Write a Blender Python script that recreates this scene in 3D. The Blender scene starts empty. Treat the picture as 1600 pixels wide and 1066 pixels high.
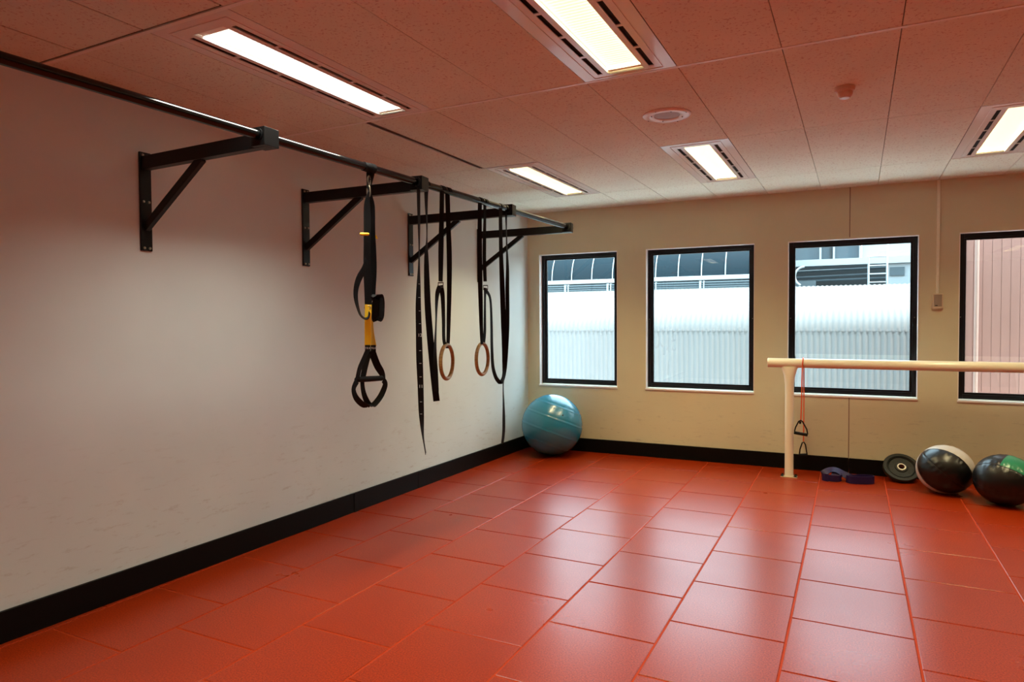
import bpy, bmesh, math, random
from mathutils import Vector, Matrix
random.seed(7)
S = bpy.context.scene
COL = S.collection

# ------------------------------------------------------------------ camera
CAM = Vector((3.4294, -7.4801, 1.5344)); F = 1053.58
YAW, PITCH, ROLL = 0.4536, -0.0290, -0.0060
cy, sy, cp, sp = math.cos(YAW), math.sin(YAW), math.cos(PITCH), math.sin(PITCH)
FW = Vector((-sy*cp, cy*cp, sp)); r0 = Vector((cy, sy, 0)); u0 = r0.cross(FW)
RT = math.cos(ROLL)*r0 + math.sin(ROLL)*u0
UP = math.cos(ROLL)*u0 - math.sin(ROLL)*r0
cd = bpy.data.cameras.new('camera'); cd.sensor_width = 36; cd.lens = F*36/1600
cd.clip_start = .05; cd.clip_end = 300
co = bpy.data.objects.new('camera', cd); COL.objects.link(co); S.camera = co
M = Matrix((RT, UP, -FW)).transposed().to_4x4(); M.translation = CAM; co.matrix_world = M

# ------------------------------------------------------------------ light and exposure
S.view_settings.view_transform = 'Standard'; S.view_settings.look = 'None'
S.view_settings.gamma = 1; S.view_settings.use_curve_mapping = False
S.view_settings.exposure = 0.0
W = bpy.data.worlds.new('world'); S.world = W; W.use_nodes = True
wn = W.node_tree.nodes; wl = W.node_tree.links
bg = wn['Background']; tc = wn.new('ShaderNodeTexCoord'); sx = wn.new('ShaderNodeSeparateXYZ')
cr = wn.new('ShaderNodeValToRGB'); wl.new(tc.outputs['Generated'], sx.inputs[0]); wl.new(sx.outputs[2], cr.inputs[0])
cr.color_ramp.elements[0].position = 0.0; cr.color_ramp.elements[0].color = (.80, .92, 1, 1)
cr.color_ramp.elements[1].position = 0.7; cr.color_ramp.elements[1].color = (.60, .83, 1, 1)
wl.new(cr.outputs[0], bg.inputs[0]); bg.inputs[1].default_value = 9.5
sun = bpy.data.lights.new('sun', 'SUN'); sun.energy = 16; sun.angle = math.radians(2); sun.color = (1, .97, .92)
so = bpy.data.objects.new('sun', sun); COL.objects.link(so)
so.rotation_euler = Vector((.45, -.14, .85)).to_track_quat('Z', 'Y').to_euler()     # high, from behind our own building
S.cycles.max_bounces = 14; S.cycles.diffuse_bounces = 7; S.cycles.glossy_bounces = 5; S.cycles.transparent_max_bounces = 12
LAMP_WARM = (1, .83, .44); LAMP_COOL = (1, .98, .84)
LAMP_POWER = 1.65     # brightness of the visible diffusers
TUBE_WATTS = 24; TUBE_SPREAD = math.radians(110)

# ------------------------------------------------------------------ measured room
LW = .0347          # the left wall leans this much off the square of the back wall
H = 2.8374          # ceiling height
WT, WB = 2.3346, .7716
XR, YN = 8.2, -10.6
BARZ = 2.49
def bar_x(y): return .9698 + .0419*y
def wall_x(y): return LW*y

# ------------------------------------------------------------------ helpers
def ray(u, v): return RT*((u-800)/F) + UP*((533-v)/F) + FW
def on_plane(u, v, n, d):
    n = Vector(n); D = ray(u, v); return CAM + D*((d-n.dot(CAM))/n.dot(D))
def at_y(u, v, y): return on_plane(u, v, (0, 1, 0), y)
def at_z(u, v, z): return on_plane(u, v, (0, 0, 1), z)
def at_bar(u, v, off=0): return on_plane(u, v, (1, -.0419, 0), .9698+off)
def depth(P): return (P-CAM).dot(FW)

def tag(o, label=None, cat=None, group=None, kind=None):
    if label: o['label'] = label
    if cat: o['category'] = cat
    if group: o['group'] = group
    if kind: o['kind'] = kind
    return o
def link(name, me, mat=None, parent=None, mw=None):
    o = bpy.data.objects.new(name, me); COL.objects.link(o)
    if mat is not None and me is not None: me.materials.append(mat)
    if parent is not None:
        o.parent = parent
        # meshes are built in world coordinates: only Empties carry a transform
        bpy_inv = Matrix.LocRotScale(parent.location, parent.rotation_euler, None) if parent.type == 'EMPTY' else Matrix()
        if mw is None: o.matrix_basis = Matrix(); o.matrix_parent_inverse = bpy_inv.inverted()
        else: o.matrix_basis = mw
    elif mw is not None: o.matrix_basis = mw
    return o
def empty(name, loc, label, cat, group=None):
    o = bpy.data.objects.new(name, None); COL.objects.link(o); o.location = loc
    o.empty_display_size = .1
    return tag(o, label, cat, group)
PIECES = {'end_cap', 'cam_buckle', 'carabiner', 'anchor_strap', 'main_strap', 'handle_strap', 'foot_cradle', 'yellow_strap', 'ring_strap',
          'strap_tail', 'numbered_end', 'plain_end', 'folded_tail', 'window_lining', 'window_screw', 'pipe_clip', 'air_slot', 'roof_screw'}
def islands(bm):
    bm.verts.index_update(); seen = set(); out = []
    for v in bm.verts:
        if v in seen: continue
        st_, comp = [v], set()
        while st_:
            q = st_.pop()
            if q in comp: continue
            comp.add(q); st_ += [e.other_vert(q) for e in q.link_edges if e.other_vert(q) not in comp]
        seen |= comp; out.append(comp)
    return out
def finish(name, bm, mat, parent=None, smooth=True, bevel=0, seg=2):
    if name in PIECES:
        isl = islands(bm)
        if len(isl) > 1 and len(isl) < 40:
            first = None
            for comp in isl:
                b2 = bmesh.new(); mp = {v: b2.verts.new(v.co) for v in comp}
                for f in bm.faces:
                    if f.verts[0] in comp: b2.faces.new([mp[v] for v in f.verts])
                o = finish_one(name, b2, mat, parent, smooth, bevel, seg); first = first or o
            bm.free(); return first
    return finish_one(name, bm, mat, parent, smooth, bevel, seg)
def finish_one(name, bm, mat, parent=None, smooth=True, bevel=0, seg=2):
    """link a bmesh (world coordinates) as ONE object"""
    bmesh.ops.recalc_face_normals(bm, faces=bm.faces)
    me = bpy.data.meshes.new(name); bm.to_mesh(me); bm.free()
    if smooth:
        for p in me.polygons: p.use_smooth = True
    o = link(name, me, mat, parent)
    if bevel:
        m = o.modifiers.new('bevel', 'BEVEL'); m.width = bevel; m.segments = seg; m.limit_method = 'ANGLE'
        m.harden_normals = True
    elif smooth:
        try:
            me.set_sharp_from_angle(angle=math.radians(40))
        except Exception: pass
    return o
def B(): return bmesh.new()
def box(bm, a, b, mat=None):
    """box between corners a,b ; mat = optional Matrix"""
    vs = []
    for x in (a[0], b[0]):
        for y in (a[1], b[1]):
            for z in (a[2], b[2]):
                p = Vector((x, y, z)); vs.append(bm.verts.new(mat @ p if mat else p))
    for f in ((0, 1, 3, 2), (4, 6, 7, 5), (0, 4, 5, 1), (2, 3, 7, 6), (0, 2, 6, 4), (1, 5, 7, 3)):
        bm.faces.new([vs[i] for i in f])
def frame_of(d, up=Vector((0, 0, 1))):
    d = d.normalized(); s = d.cross(up)
    if s.length < 1e-4: s = d.cross(Vector((1, 0, 0)))
    s.normalize(); return s, s.cross(d).normalized(), d
def tube(bm, pts, rad, n=16, cap=True, closed=False):
    pts = [Vector(p) for p in pts]; rings = []; N = len(pts)
    rr = rad if isinstance(rad, (list, tuple)) else [rad]*N
    s = None
    for i, p in enumerate(pts):
        if closed: d = pts[(i+1) % N]-pts[i-1]
        else: d = pts[min(i+1, N-1)]-pts[max(i-1, 0)]
        d.normalize()
        if s is None: s, t, _ = frame_of(d)
        else:
            s = (s-d*s.dot(d)).normalized()
        t = s.cross(d)
        rings.append([bm.verts.new(p+(s*math.cos(a)+t*math.sin(a))*rr[i]) for a in [2*math.pi*k/n for k in range(n)]])
    for i in range(N if closed else N-1):
        A, C = rings[i], rings[(i+1) % N]
        for k in range(n): bm.faces.new((A[k], A[(k+1) % n], C[(k+1) % n], C[k]))
    if cap and not closed:
        bm.faces.new(rings[0]); bm.faces.new(rings[-1])
def beam(bm, a, b, w, h, up=Vector((0, 0, 1))):
    a, b = Vector(a), Vector(b); s, t, d = frame_of(b-a, up); vs = []
    for p in (a, b):
        for i, j in ((-1, -1), (1, -1), (1, 1), (-1, 1)): vs.append(bm.verts.new(p+s*w/2*i+t*h/2*j))
    for f in ((0, 1, 2, 3), (7, 6, 5, 4), (0, 4, 5, 1), (1, 5, 6, 2), (2, 6, 7, 3), (3, 7, 4, 0)):
        bm.faces.new([vs[i] for i in f])
def lathe(bm, prof, mat=None, n=48, closed=False):
    """prof [(r,z)] round z"""
    rings = []
    for r, z in prof:
        if r < 1e-6: rings.append([bm.verts.new((mat or Matrix()) @ Vector((0, 0, z)))])
        else: rings.append([bm.verts.new((mat or Matrix()) @ Vector((r*math.cos(2*math.pi*k/n), r*math.sin(2*math.pi*k/n), z))) for k in range(n)])
    L = len(rings)
    for i in range(L if closed else L-1):
        A, C = rings[i], rings[(i+1) % L]
        for k in range(n):
            k2 = (k+1) % n
            a0, a1 = A[k % len(A)], A[k2 % len(A)]; c0, c1 = C[k % len(C)], C[k2 % len(C)]
            f = []
            for v in (a0, a1, c1, c0):
                if v not in f: f.append(v)
            if len(f) > 2: bm.faces.new(f)
def cat_rom(pts, n=5):
    """smooth a list of equal-length tuples"""
    out = []
    L = len(pts)
    for i in range(L-1):
        p0, p1, p2, p3 = pts[max(i-1, 0)], pts[i], pts[i+1], pts[min(i+2, L-1)]
        for k in range(n):
            t = k/n
            out.append(tuple(.5*((2*b)+(-a+c)*t+(2*a-5*b+4*c-d)*t*t+(-a+3*b-3*c+d)*t**3) for a, b, c, d in zip(p0, p1, p2, p3)))
    out.append(tuple(pts[-1])); return out
def ribbon(bm, rows, width, th=.0028):
    """rows = [(centre Vector, unit width Vector)]"""
    N = len(rows); R = []
    for i, (p, w) in enumerate(rows):
        d = (rows[min(i+1, N-1)][0]-rows[max(i-1, 0)][0]).normalized()
        w = (w-d*w.dot(d)).normalized(); nrm = d.cross(w)
        R.append([bm.verts.new(p+w*width/2*a+nrm*th/2*b) for a, b in ((-1, -1), (1, -1), (1, 1), (-1, 1))])
    for i in range(N-1):
        for k in range(4): bm.faces.new((R[i][k], R[i][(k+1) % 4], R[i+1][(k+1) % 4], R[i+1][k]))
    bm.faces.new(R[0]); bm.faces.new(R[-1])
def webbing(bm, pts, width, off=0, sgn=1, th=.0028, n=5):
    """strap measured in the vertical plane under the bar: (u, v, apparent width); the twist follows from the apparent width"""
    rows = []
    for q in cat_rom([p if len(p) > 3 else (p[0], p[1], p[2], off) for p in pts], n):
        P = at_bar(q[0], q[1], q[3]); v = Vector((P.x-CAM.x, P.y-CAM.y, 0)).normalized(); s = Vector((v.y, -v.x, 0))
        a = math.acos(max(.05, min(1, q[2]*depth(P)/F/width)))
        rows.append((P, s*math.cos(a)+v*math.sin(a)*sgn))
    ribbon(bm, rows, width, th)

# ------------------------------------------------------------------ materials
def mat(name, col, rough=.5, metal=0, spec=.5, coat=0):
    m = bpy.data.materials.new(name); m.use_nodes = True; b = m.node_tree.nodes['Principled BSDF']
    b.inputs['Base Color'].default_value = (*col, 1); b.inputs['Roughness'].default_value = rough
    b.inputs['Metallic'].default_value = metal; b.inputs['Specular IOR Level'].default_value = spec
    b.inputs['Coat Weight'].default_value = coat
    return m
def nodes(m): return m.node_tree.nodes, m.node_tree.links, m.node_tree.nodes['Principled BSDF']
def noise(m, scale, detail=3, rough=.6, vec=None, stretch=None):
    n, l, b = nodes(m); t = n.new('ShaderNodeTexNoise'); t.inputs['Scale'].default_value = scale
    t.inputs['Detail'].default_value = detail; t.inputs['Roughness'].default_value = rough
    g = n.new('ShaderNodeTexCoord')
    if stretch:
        mp = n.new('ShaderNodeMapping'); mp.inputs['Scale'].default_value = stretch
        l.new(g.outputs['Object'], mp.inputs[0]); l.new(mp.outputs[0], t.inputs['Vector'])
    else: l.new(g.outputs['Object'], t.inputs['Vector'])
    return t.outputs['Fac']
def ramp(m, fac, stops):
    n, l, b = nodes(m); r = n.new('ShaderNodeValToRGB'); l.new(fac, r.inputs[0]); e = r.color_ramp.elements
    while len(e) < len(stops): e.new(.5)
    for i, (p, c) in enumerate(stops): e[i].position = p; e[i].color = (*c, 1) if len(c) == 3 else c
    return r.outputs[0]
def mix(m, a, b_, fac, mode='MIX'):
    n, l, b = nodes(m); x = n.new('ShaderNodeMix'); x.data_type = 'RGBA'; x.blend_type = mode
    for s, v in ((x.inputs[6], a), (x.inputs[7], b_), (x.inputs[0], fac)):
        if isinstance(v, (int, float)): s.default_value = v
        elif isinstance(v, tuple): s.default_value = (*v, 1)
        else: l.new(v, s)
    return x.outputs[2]
def bump(m, h, strength=.3, dist=.002):
    n, l, b = nodes(m); x = n.new('ShaderNodeBump'); x.inputs['Strength'].default_value = strength
    x.inputs['Distance'].default_value = dist; l.new(h, x.inputs['Height']); l.new(x.outputs[0], b.inputs['Normal'])
def setc(m, sock): n, l, b = nodes(m); l.new(sock, b.inputs['Base Color'])
def setr(m, sock): n, l, b = nodes(m); l.new(sock, b.inputs['Roughness'])

def wall_mat(name, col, stretch):
    m = mat(name, col, .62, spec=.35)
    big = noise(m, .9, 3)
    c = ramp(m, big, [(.3, tuple(x*.93 for x in col)), (.7, tuple(min(1, x*1.03) for x in col))])
    sc = noise(m, 5, 6, .75, stretch=stretch)
    msk = ramp(m, sc, [(.565, (0, 0, 0)), (.65, (1, 1, 1))])
    n, l, b = nodes(m); g = n.new('ShaderNodeTexCoord'); s = n.new('ShaderNodeSeparateXYZ'); l.new(g.outputs['Object'], s.inputs[0])
    low = n.new('ShaderNodeMapRange'); low.inputs[1].default_value = 1.05; low.inputs[2].default_value = .3
    low.inputs[3].default_value = 0; low.inputs[4].default_value = .32; l.new(s.outputs[2], low.inputs[0])
    mm = n.new('ShaderNodeMath'); mm.operation = 'MULTIPLY'; l.new(msk, mm.inputs[0]); l.new(low.outputs[0], mm.inputs[1])
    setc(m, mix(m, c, (.30, .25, .20), mm.outputs[0]))
    bump(m, noise(m, 160, 2), .12, .001)
    return m
M_WALL_L = wall_mat('painted plaster left', (.64, .72, .72), (1, 1.2, 6))
M_WALL_B = wall_mat('painted plaster back', (.67, .63, .44), (1.2, 1, 6))
M_WALL_O = mat('plaster darkened against bounce', (.20, .18, .16), .7)  # for the unseen walls, darkened to cut bounced light in the room
M_REVEAL = mat('white reveal paint', (.86, .85, .83), .4)
M_BLACK = mat('black baseboard', (.003, .0028, .0025), .5, spec=.15)
M_FRAME = mat('black window frame', (.005, .007, .010), .35, spec=.3)
# ceiling tiles
M_TILE = mat('mineral fibre tile', (.72, .66, .62), .9, spec=.15)
sp_ = noise(M_TILE, 70, 2, .5)
setc(M_TILE, mix(M_TILE, ramp(M_TILE, noise(M_TILE, 1.5, 2), [(.3, (.72, .75, .63)), (.7, (.78, .81, .69))]), (.50, .38, .30),
                 ramp(M_TILE, sp_, [(.59, (0, 0, 0)), (.69, (.75, .75, .75))])))
bump(M_TILE, sp_, .35, .002)
M_GRID = mat('painted ceiling grid', (.82, .84, .78), .35)
M_PAN = mat('glossy white fixture pan', (.84, .86, .82), .10, spec=.7)
M_SLOT = mat('dark void', (.004, .004, .004), .8)
M_VOID = mat('dark ceiling cavity', (.10, .05, .04), .9)
# floor
M_FLOOR = mat('red rubber tile', (.40, .03, .004), .33, spec=.26)
f1 = noise(M_FLOOR, 130, 3, .75); f2 = noise(M_FLOOR, 1.1, 4, .6); f3 = noise(M_FLOOR, 90, 3, .6)
ca = ramp(M_FLOOR, f1, [(.34, (.14, .007, .001)), (.50, (.265, .020, .0012)), (.66, (.41, .050, .006))])
cb = mix(M_FLOOR, ca, (.22, .017, .002), ramp(M_FLOOR, f2, [(.42, (0, 0, 0)), (.68, (.55, .55, .55))]))
setc(M_FLOOR, cb)
setr(M_FLOOR, ramp(M_FLOOR, f2, [(.3, (.27, .27, .27)), (.75, (.32, .32, .32))]))
bump(M_FLOOR, f1, .22, .001)
M_GROUT = mat('orange red joint', (.36, .034, .003), .8, spec=.2)
# steel, straps and gear
M_STEEL = mat('black painted steel', (.0035, .004, .0045), .35, spec=.28)
M_BAR = mat('black gloss bar', (.003, .0035, .004), .12, spec=.4)
M_BOLT = mat('zinc bolt', (.42, .38, .30), .35, 1)
M_WEB = mat('black webbing', (.0035, .0035, .004), .6, spec=.15)
bump(M_WEB, noise(M_WEB, 500, 1), .3, .0006)
M_NUM = mat('white print', (.72, .72, .70), .6)
M_YEL = mat('yellow webbing', (.80, .50, .010), .55)
M_FOAM = mat('black foam', (.005, .005, .005), .75, spec=.2)
M_WOOD = mat('birch ring', (.48, .22, .06), .38, coat=.2)
setc(M_WOOD, ramp(M_WOOD, noise(M_WOOD, 14, 4, .6, stretch=(1, 1, 5)), [(.3, (.25, .13, .03)), (.7, (.42, .24, .075))]))
M_CREAM = mat('cream gloss paint', (.88, .84, .68), .28, coat=.2)
M_TUBE = mat('orange rubber tube', (.72, .10, .015), .35)
M_PURP = mat('purple latex', (.018, .009, .060), .45, spec=.3)
M_BALL = mat('teal vinyl', (.010, .22, .38), .27, spec=1.0, coat=.15)
M_VINYL = mat('black vinyl', (.004, .004, .0045), .33, spec=.5)
M_GREY = mat('light grey vinyl', (.50, .46, .42), .4)
M_GREEN = mat('green vinyl', (.02, .22, .12), .28)
M_RUB = mat('black rubber plate', (.010, .011, .009), .5, spec=.3)
M_PLAST = mat('ivory plastic', (.70, .60, .42), .4)
M_DET = mat('detector plastic', (.76, .62, .52), .35)
M_WHITE = mat('white enamel', (.80, .77, .75), .25)
M_MESH = mat('grey perforated steel', (.42, .38, .36), .5)
def glass_mat(name='window glass', tint=(.93, .97, .96)):
    m = bpy.data.materials.new(name); m.use_nodes = True; n, l = m.node_tree.nodes, m.node_tree.links
    for x in list(n): n.remove(x)
    o = n.new('ShaderNodeOutputMaterial'); t = n.new('ShaderNodeBsdfTransparent'); g = n.new('ShaderNodeBsdfGlossy')
    t.inputs[0].default_value = (*tint, 1); g.inputs['Roughness'].default_value = 0.0
    fr = n.new('ShaderNodeFresnel'); fr.inputs[0].default_value = 1.5
    mm = n.new('ShaderNodeMath'); mm.operation = 'MULTIPLY'; mm.use_clamp = True
    ge = n.new('ShaderNodeNewGeometry'); iv = n.new('ShaderNodeMath'); iv.operation = 'SUBTRACT'; iv.inputs[0].default_value = 1.7
    m3 = n.new('ShaderNodeMath'); m3.operation = 'MULTIPLY'; m3.inputs[1].default_value = 1.7; l.new(ge.outputs['Backfacing'], m3.inputs[0])
    l.new(m3.outputs[0], iv.inputs[1]); l.new(iv.outputs[0], mm.inputs[1]); l.new(fr.outputs[0], mm.inputs[0])
    mx = n.new('ShaderNodeMixShader'); l.new(mm.outputs[0], mx.inputs[0]); l.new(t.outputs[0], mx.inputs[1]); l.new(g.outputs[0], mx.inputs[2])
    l.new(mx.outputs[0], o.inputs[0]); return m
M_GLASS = glass_mat()
def lamp_mat(name, col, power):
    m = bpy.data.materials.new(name); m.use_nodes = True; n, l = m.node_tree.nodes, m.node_tree.links
    b = n['Principled BSDF']; b.inputs['Base Color'].default_value = (.9, .85, .7, 1); b.inputs['Roughness'].default_value = .3
    g = n.new('ShaderNodeTexCoord'); wv = n.new('ShaderNodeTexWave'); wv.bands_direction = 'Y'
    wv.inputs['Scale'].default_value = 12; l.new(g.outputs['Object'], wv.inputs[0])
    r = n.new('ShaderNodeMapRange'); r.inputs[3].default_value = power*.7; r.inputs[4].default_value = power*1.3
    l.new(wv.outputs['Fac'], r.inputs[0])
    b.inputs['Emission Color'].default_value = (*col, 1); l.new(r.outputs[0], b.inputs['Emission Strength']); return m
M_LAMPW = lamp_mat('warm fluorescent diffuser', LAMP_WARM, LAMP_POWER)
M_LAMPC = lamp_mat('neutral fluorescent diffuser', LAMP_COOL, LAMP_POWER)
# outdoors
M_CORR = mat('pale corrugated steel', (.15, .17, .18), .7, spec=.15)
setc(M_CORR, ramp(M_CORR, noise(M_CORR, .7, 4, stretch=(3, 1, .5)), [(.3, (.140, .143, .143)), (.7, (.153, .155, .155))]))
M_OWHITE = mat('outdoor white', (.24, .27, .28), .6)
M_OGREY = mat('outdoor grey metal', (.045, .065, .075), .6)
M_ODARK = mat('outdoor dark blue cladding', (.005, .014, .020), .55, spec=.12)
M_OGLASS = mat('outdoor tinted glazing', (.04, .065, .08), .3, spec=.3)
M_OSHADE = mat('outdoor shade and dark parts', (.012, .02, .024), .8)  # near-black for the painted shade under the deck, the core and one mullion
M_RED = mat('red brown painted cladding', (.12, .05, .035), .8)
setc(M_RED, ramp(M_RED, noise(M_RED, 1.2, 5, .6, stretch=(4, 1, .6)), [(.3, (.225, .115, .095)), (.7, (.25, .130, .108))]))
M_BOUNCE = mat('pale bounce ground', (.80, .82, .83), .8)  # whitened so the unseen ground reflects light up indoors

# ------------------------------------------------------------------ room shell
ROOM = [Vector((wall_x(0), 0)), Vector((XR, 0)), Vector((XR, YN)), Vector((wall_x(YN), YN))]
def clip(poly, room):
    out = [Vector(p) for p in poly]; n = len(room)
    for i in range(n):
        a, b = room[i], room[(i+1) % n]; e = b-a; res = []
        side = lambda p: -(e.x*(p.y-a.y)-e.y*(p.x-a.x))
        for k in range(len(out)):
            p, q = out[k], out[(k+1) % len(out)]; sp1, sq = side(p), side(q)
            if sp1 >= 0: res.append(p)
            if sp1*sq < 0: res.append(p+(q-p)*(sp1/(sp1-sq)))
        out = res
        if len(out) < 3: return []
    return out
def prism(bm, poly, z0, z1):
    a = [bm.verts.new((p.x, p.y, z0)) for p in poly]; b = [bm.verts.new((p.x, p.y, z1)) for p in poly]
    bm.faces.new(a); bm.faces.new(b)
    for i in range(len(a)): bm.faces.new((a[i], a[(i+1) % len(a)], b[(i+1) % len(a)], b[i]))
# floor: base slab plus rubber tiles in running bond, one mesh (two materials)
TW, TH, FY = .5535, .586, .0142
def fpt(s, t): return Vector((2.7097+s+FY*t, t-FY*s))
bm = B(); prism(bm, ROOM, -.12, -.0032)
nb = len(bm.faces); g = .0050
for k in range(-6, 12):
    base = -1.7227 if k % 2 == 0 else -1.9911-.012
    for i in range(-5, 18):
        s0, t0 = k*TW, base-i*TH
        jit = random.uniform(-.002, .002)
        q = [fpt(s0+g, t0+g+jit), fpt(s0+TW-g, t0+g+jit), fpt(s0+TW-g, t0+TH-g+jit), fpt(s0+g, t0+TH-g+jit)]
        q = clip([q[3], q[2], q[1], q[0]], ROOM)
        if len(q) < 3: continue
        # bevelled top
        c = sum(q, Vector((0, 0)))/len(q); b_ = .003
        lo = [bm.verts.new((p.x, p.y, -.0032)) for p in q]; mi = [bm.verts.new((p.x, p.y, -.0016)) for p in q]
        ti = [bm.verts.new((p.x+(b_ if p.x < c.x else -b_), p.y+(b_ if p.y < c.y else -b_), 0)) for p in q]
        m_ = len(q)
        for A, C in ((lo, mi), (mi, ti)):
            for e in range(m_): bm.faces.new((A[e], A[(e+1) % m_], C[(e+1) % m_], C[e]))
        bm.faces.new(ti)
bm.faces.ensure_lookup_table()
for i, f in enumerate(bm.faces): f.material_index = 1 if i < nb else 0
fl = finish('floor', bm, M_FLOOR, smooth=False); fl.data.materials.append(M_GROUT); tag(fl, kind='structure')

# ceiling grid (1.5 x 0.5 tiles) slightly turned against the back wall
GX0, GY0, GP, GG, GS = 2.6658, -3.9545, 1.5321, .5, .0198
def cg(k, j): return Vector((GX0+GG*k+GS*GP*j, GY0+GP*j-GS*GG*k))
LIGHTS = {(-4, -1): 'c', (-1, -1): 'w', (-4, 1): 'w', (-1, 1): 'w', (3, 1): 'w', (3, -1): 'w', (7, 1): 'w', (7, -1): 'w',
          (-4, -3): 'c', (-1, -3): 'w', (3, -3): 'w', (7, -3): 'w'}  # keys missing from LBL are unseen fixtures, added to light the room
bm = B(); bmg = B()
for k in range(-7, 13):
    for j in range(-5, 4):
        if (k, j) in LIGHTS: continue
        ga, gb = .0022, (.009 if j in (-1, 0) or j < -1 else .004)
        gt = .009 if (j+1) <= 0 else .003
        gb = .009 if j <= 0 else .003
        a = ga
        if j == -2 and k < -3: gt = .024; a = .006
        if j == 0 and k == -4: gt = .022
        def P(s, t): return cg(k+s/GG, j+t/GP)
        sag = 0
        right = .022 if (k, j) == (-5, 0) else a
        q = [P(a, gb), P(a, GP-gt), P(GG-right, GP-gt), P(GG-right, gb)]
        q = clip(q, ROOM)
        if len(q) < 3: continue
        prism(bm, q, H+random.uniform(0, .0015), H+.018)
ce = finish('ceiling', bm, M_TILE, smooth=False); tag(ce, kind='structure')
for j in range(-5, 4):
    w = .011 if j <= 0 else .0035
    q = clip([cg(-8, j)+Vector((0, -w)), cg(-8, j)+Vector((0, w)), cg(14, j)+Vector((0, w)), cg(14, j)+Vector((0, -w))], ROOM)
    if len(q) > 2: prism(bmg, q, H-.0015 if j <= 0 else H+.004, H+.006)
gr = finish('ceiling_grid', bmg, M_GRID, ce, smooth=False)
bm = B(); prism(bm, [Vector((-.9, 0.3)), Vector((XR+.3, .3)), Vector((XR+.3, YN-.3)), Vector((-.9, YN-.3))], H+.16, H+.3)
bx = B()
cv = finish('ceiling_cavity', bm, M_VOID, ce, smooth=False)

# walls
bm = B()
def Y(y, off): return wall_x(y)+off
q = [Vector((Y(.2, -.25), .2)), Vector((Y(.2, 0), .2)), Vector((Y(YN, 0), YN)), Vector((Y(YN, -.25), YN))]
prism(bm, q, -.12, H+.16); tag(finish('wall_left', bm, M_WALL_L, smooth=False), kind='structure')
WX = [(.1529, 1.1258), (1.4583, 2.6121), (2.9383, 4.0937), (4.4173, 5.572)]
bm = B(); TB = .2
xs = [-.0]; 
for a, b in WX: xs += [a, b]
xs.append(XR)
for i in range(len(xs)-1):
    if i % 2 == 0: box(bm, (xs[i], 0, -.12), (xs[i+1], TB, H+.16))
    else:
        box(bm, (xs[i], 0, -.12), (xs[i+1], TB, WB)); box(bm, (xs[i], 0, WT), (xs[i+1], TB, H+.16))
bmesh.ops.remove_doubles(bm, verts=bm.verts, dist=1e-5)
tag(finish('wall_back', bm, M_WALL_B, smooth=False), kind='structure')
bm = B(); box(bm, (XR, YN-.2, -.12), (XR+.2, .2, H+.16)); tag(finish('wall_right', bm, M_WALL_O, smooth=False), kind='structure')
bm = B(); box(bm, (-.7, YN-.2, -.12), (XR, YN, H+.16)); tag(finish('wall_rear', bm, M_WALL_O, smooth=False), kind='structure')
# panel joint in the back wall, above and below window 3
bm = B(); box(bm, (3.5, -.0012, WT+.012), (3.507, .001, H)); box(bm, (3.506, -.0012, .1547), (3.513, .001, WB-.014))
tag(finish('trim_1', bm, mat('brown joint strip', (.16, .08, .05), .6), smooth=False), kind='structure')
# corner filler strip
# baseboards
BH = .1547
bm = B()
def bseg(y0, y1):
    q = [Vector((wall_x(y0), y0)), Vector((wall_x(y0)+.018, y0)), Vector((wall_x(y1)+.018, y1)), Vector((wall_x(y1), y1))]
    prism(bm, q, -.001, BH)
bseg(-.001, -2.31); bseg(-2.314, -3.16); bseg(-3.166, YN)
bl = finish('baseboard_left', bm, M_BLACK, smooth=False, bevel=.003); tag(bl, kind='structure')
bm = B(); box(bm, (wall_x(-3.16)+.017, -3.185, -.001), (wall_x(-3.16)+.023, -3.14, BH+.001))
finish('joint_cover', bm, M_BLACK, bl, smooth=False)
bm = B(); box(bm, (.02, -.02, -.001), (3.51, 0, BH)); box(bm, (3.513, -.02, -.001), (XR, 0, BH-.002))
tag(finish('baseboard_back', bm, M_BLACK, smooth=False, bevel=.003), kind='structure')

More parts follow.
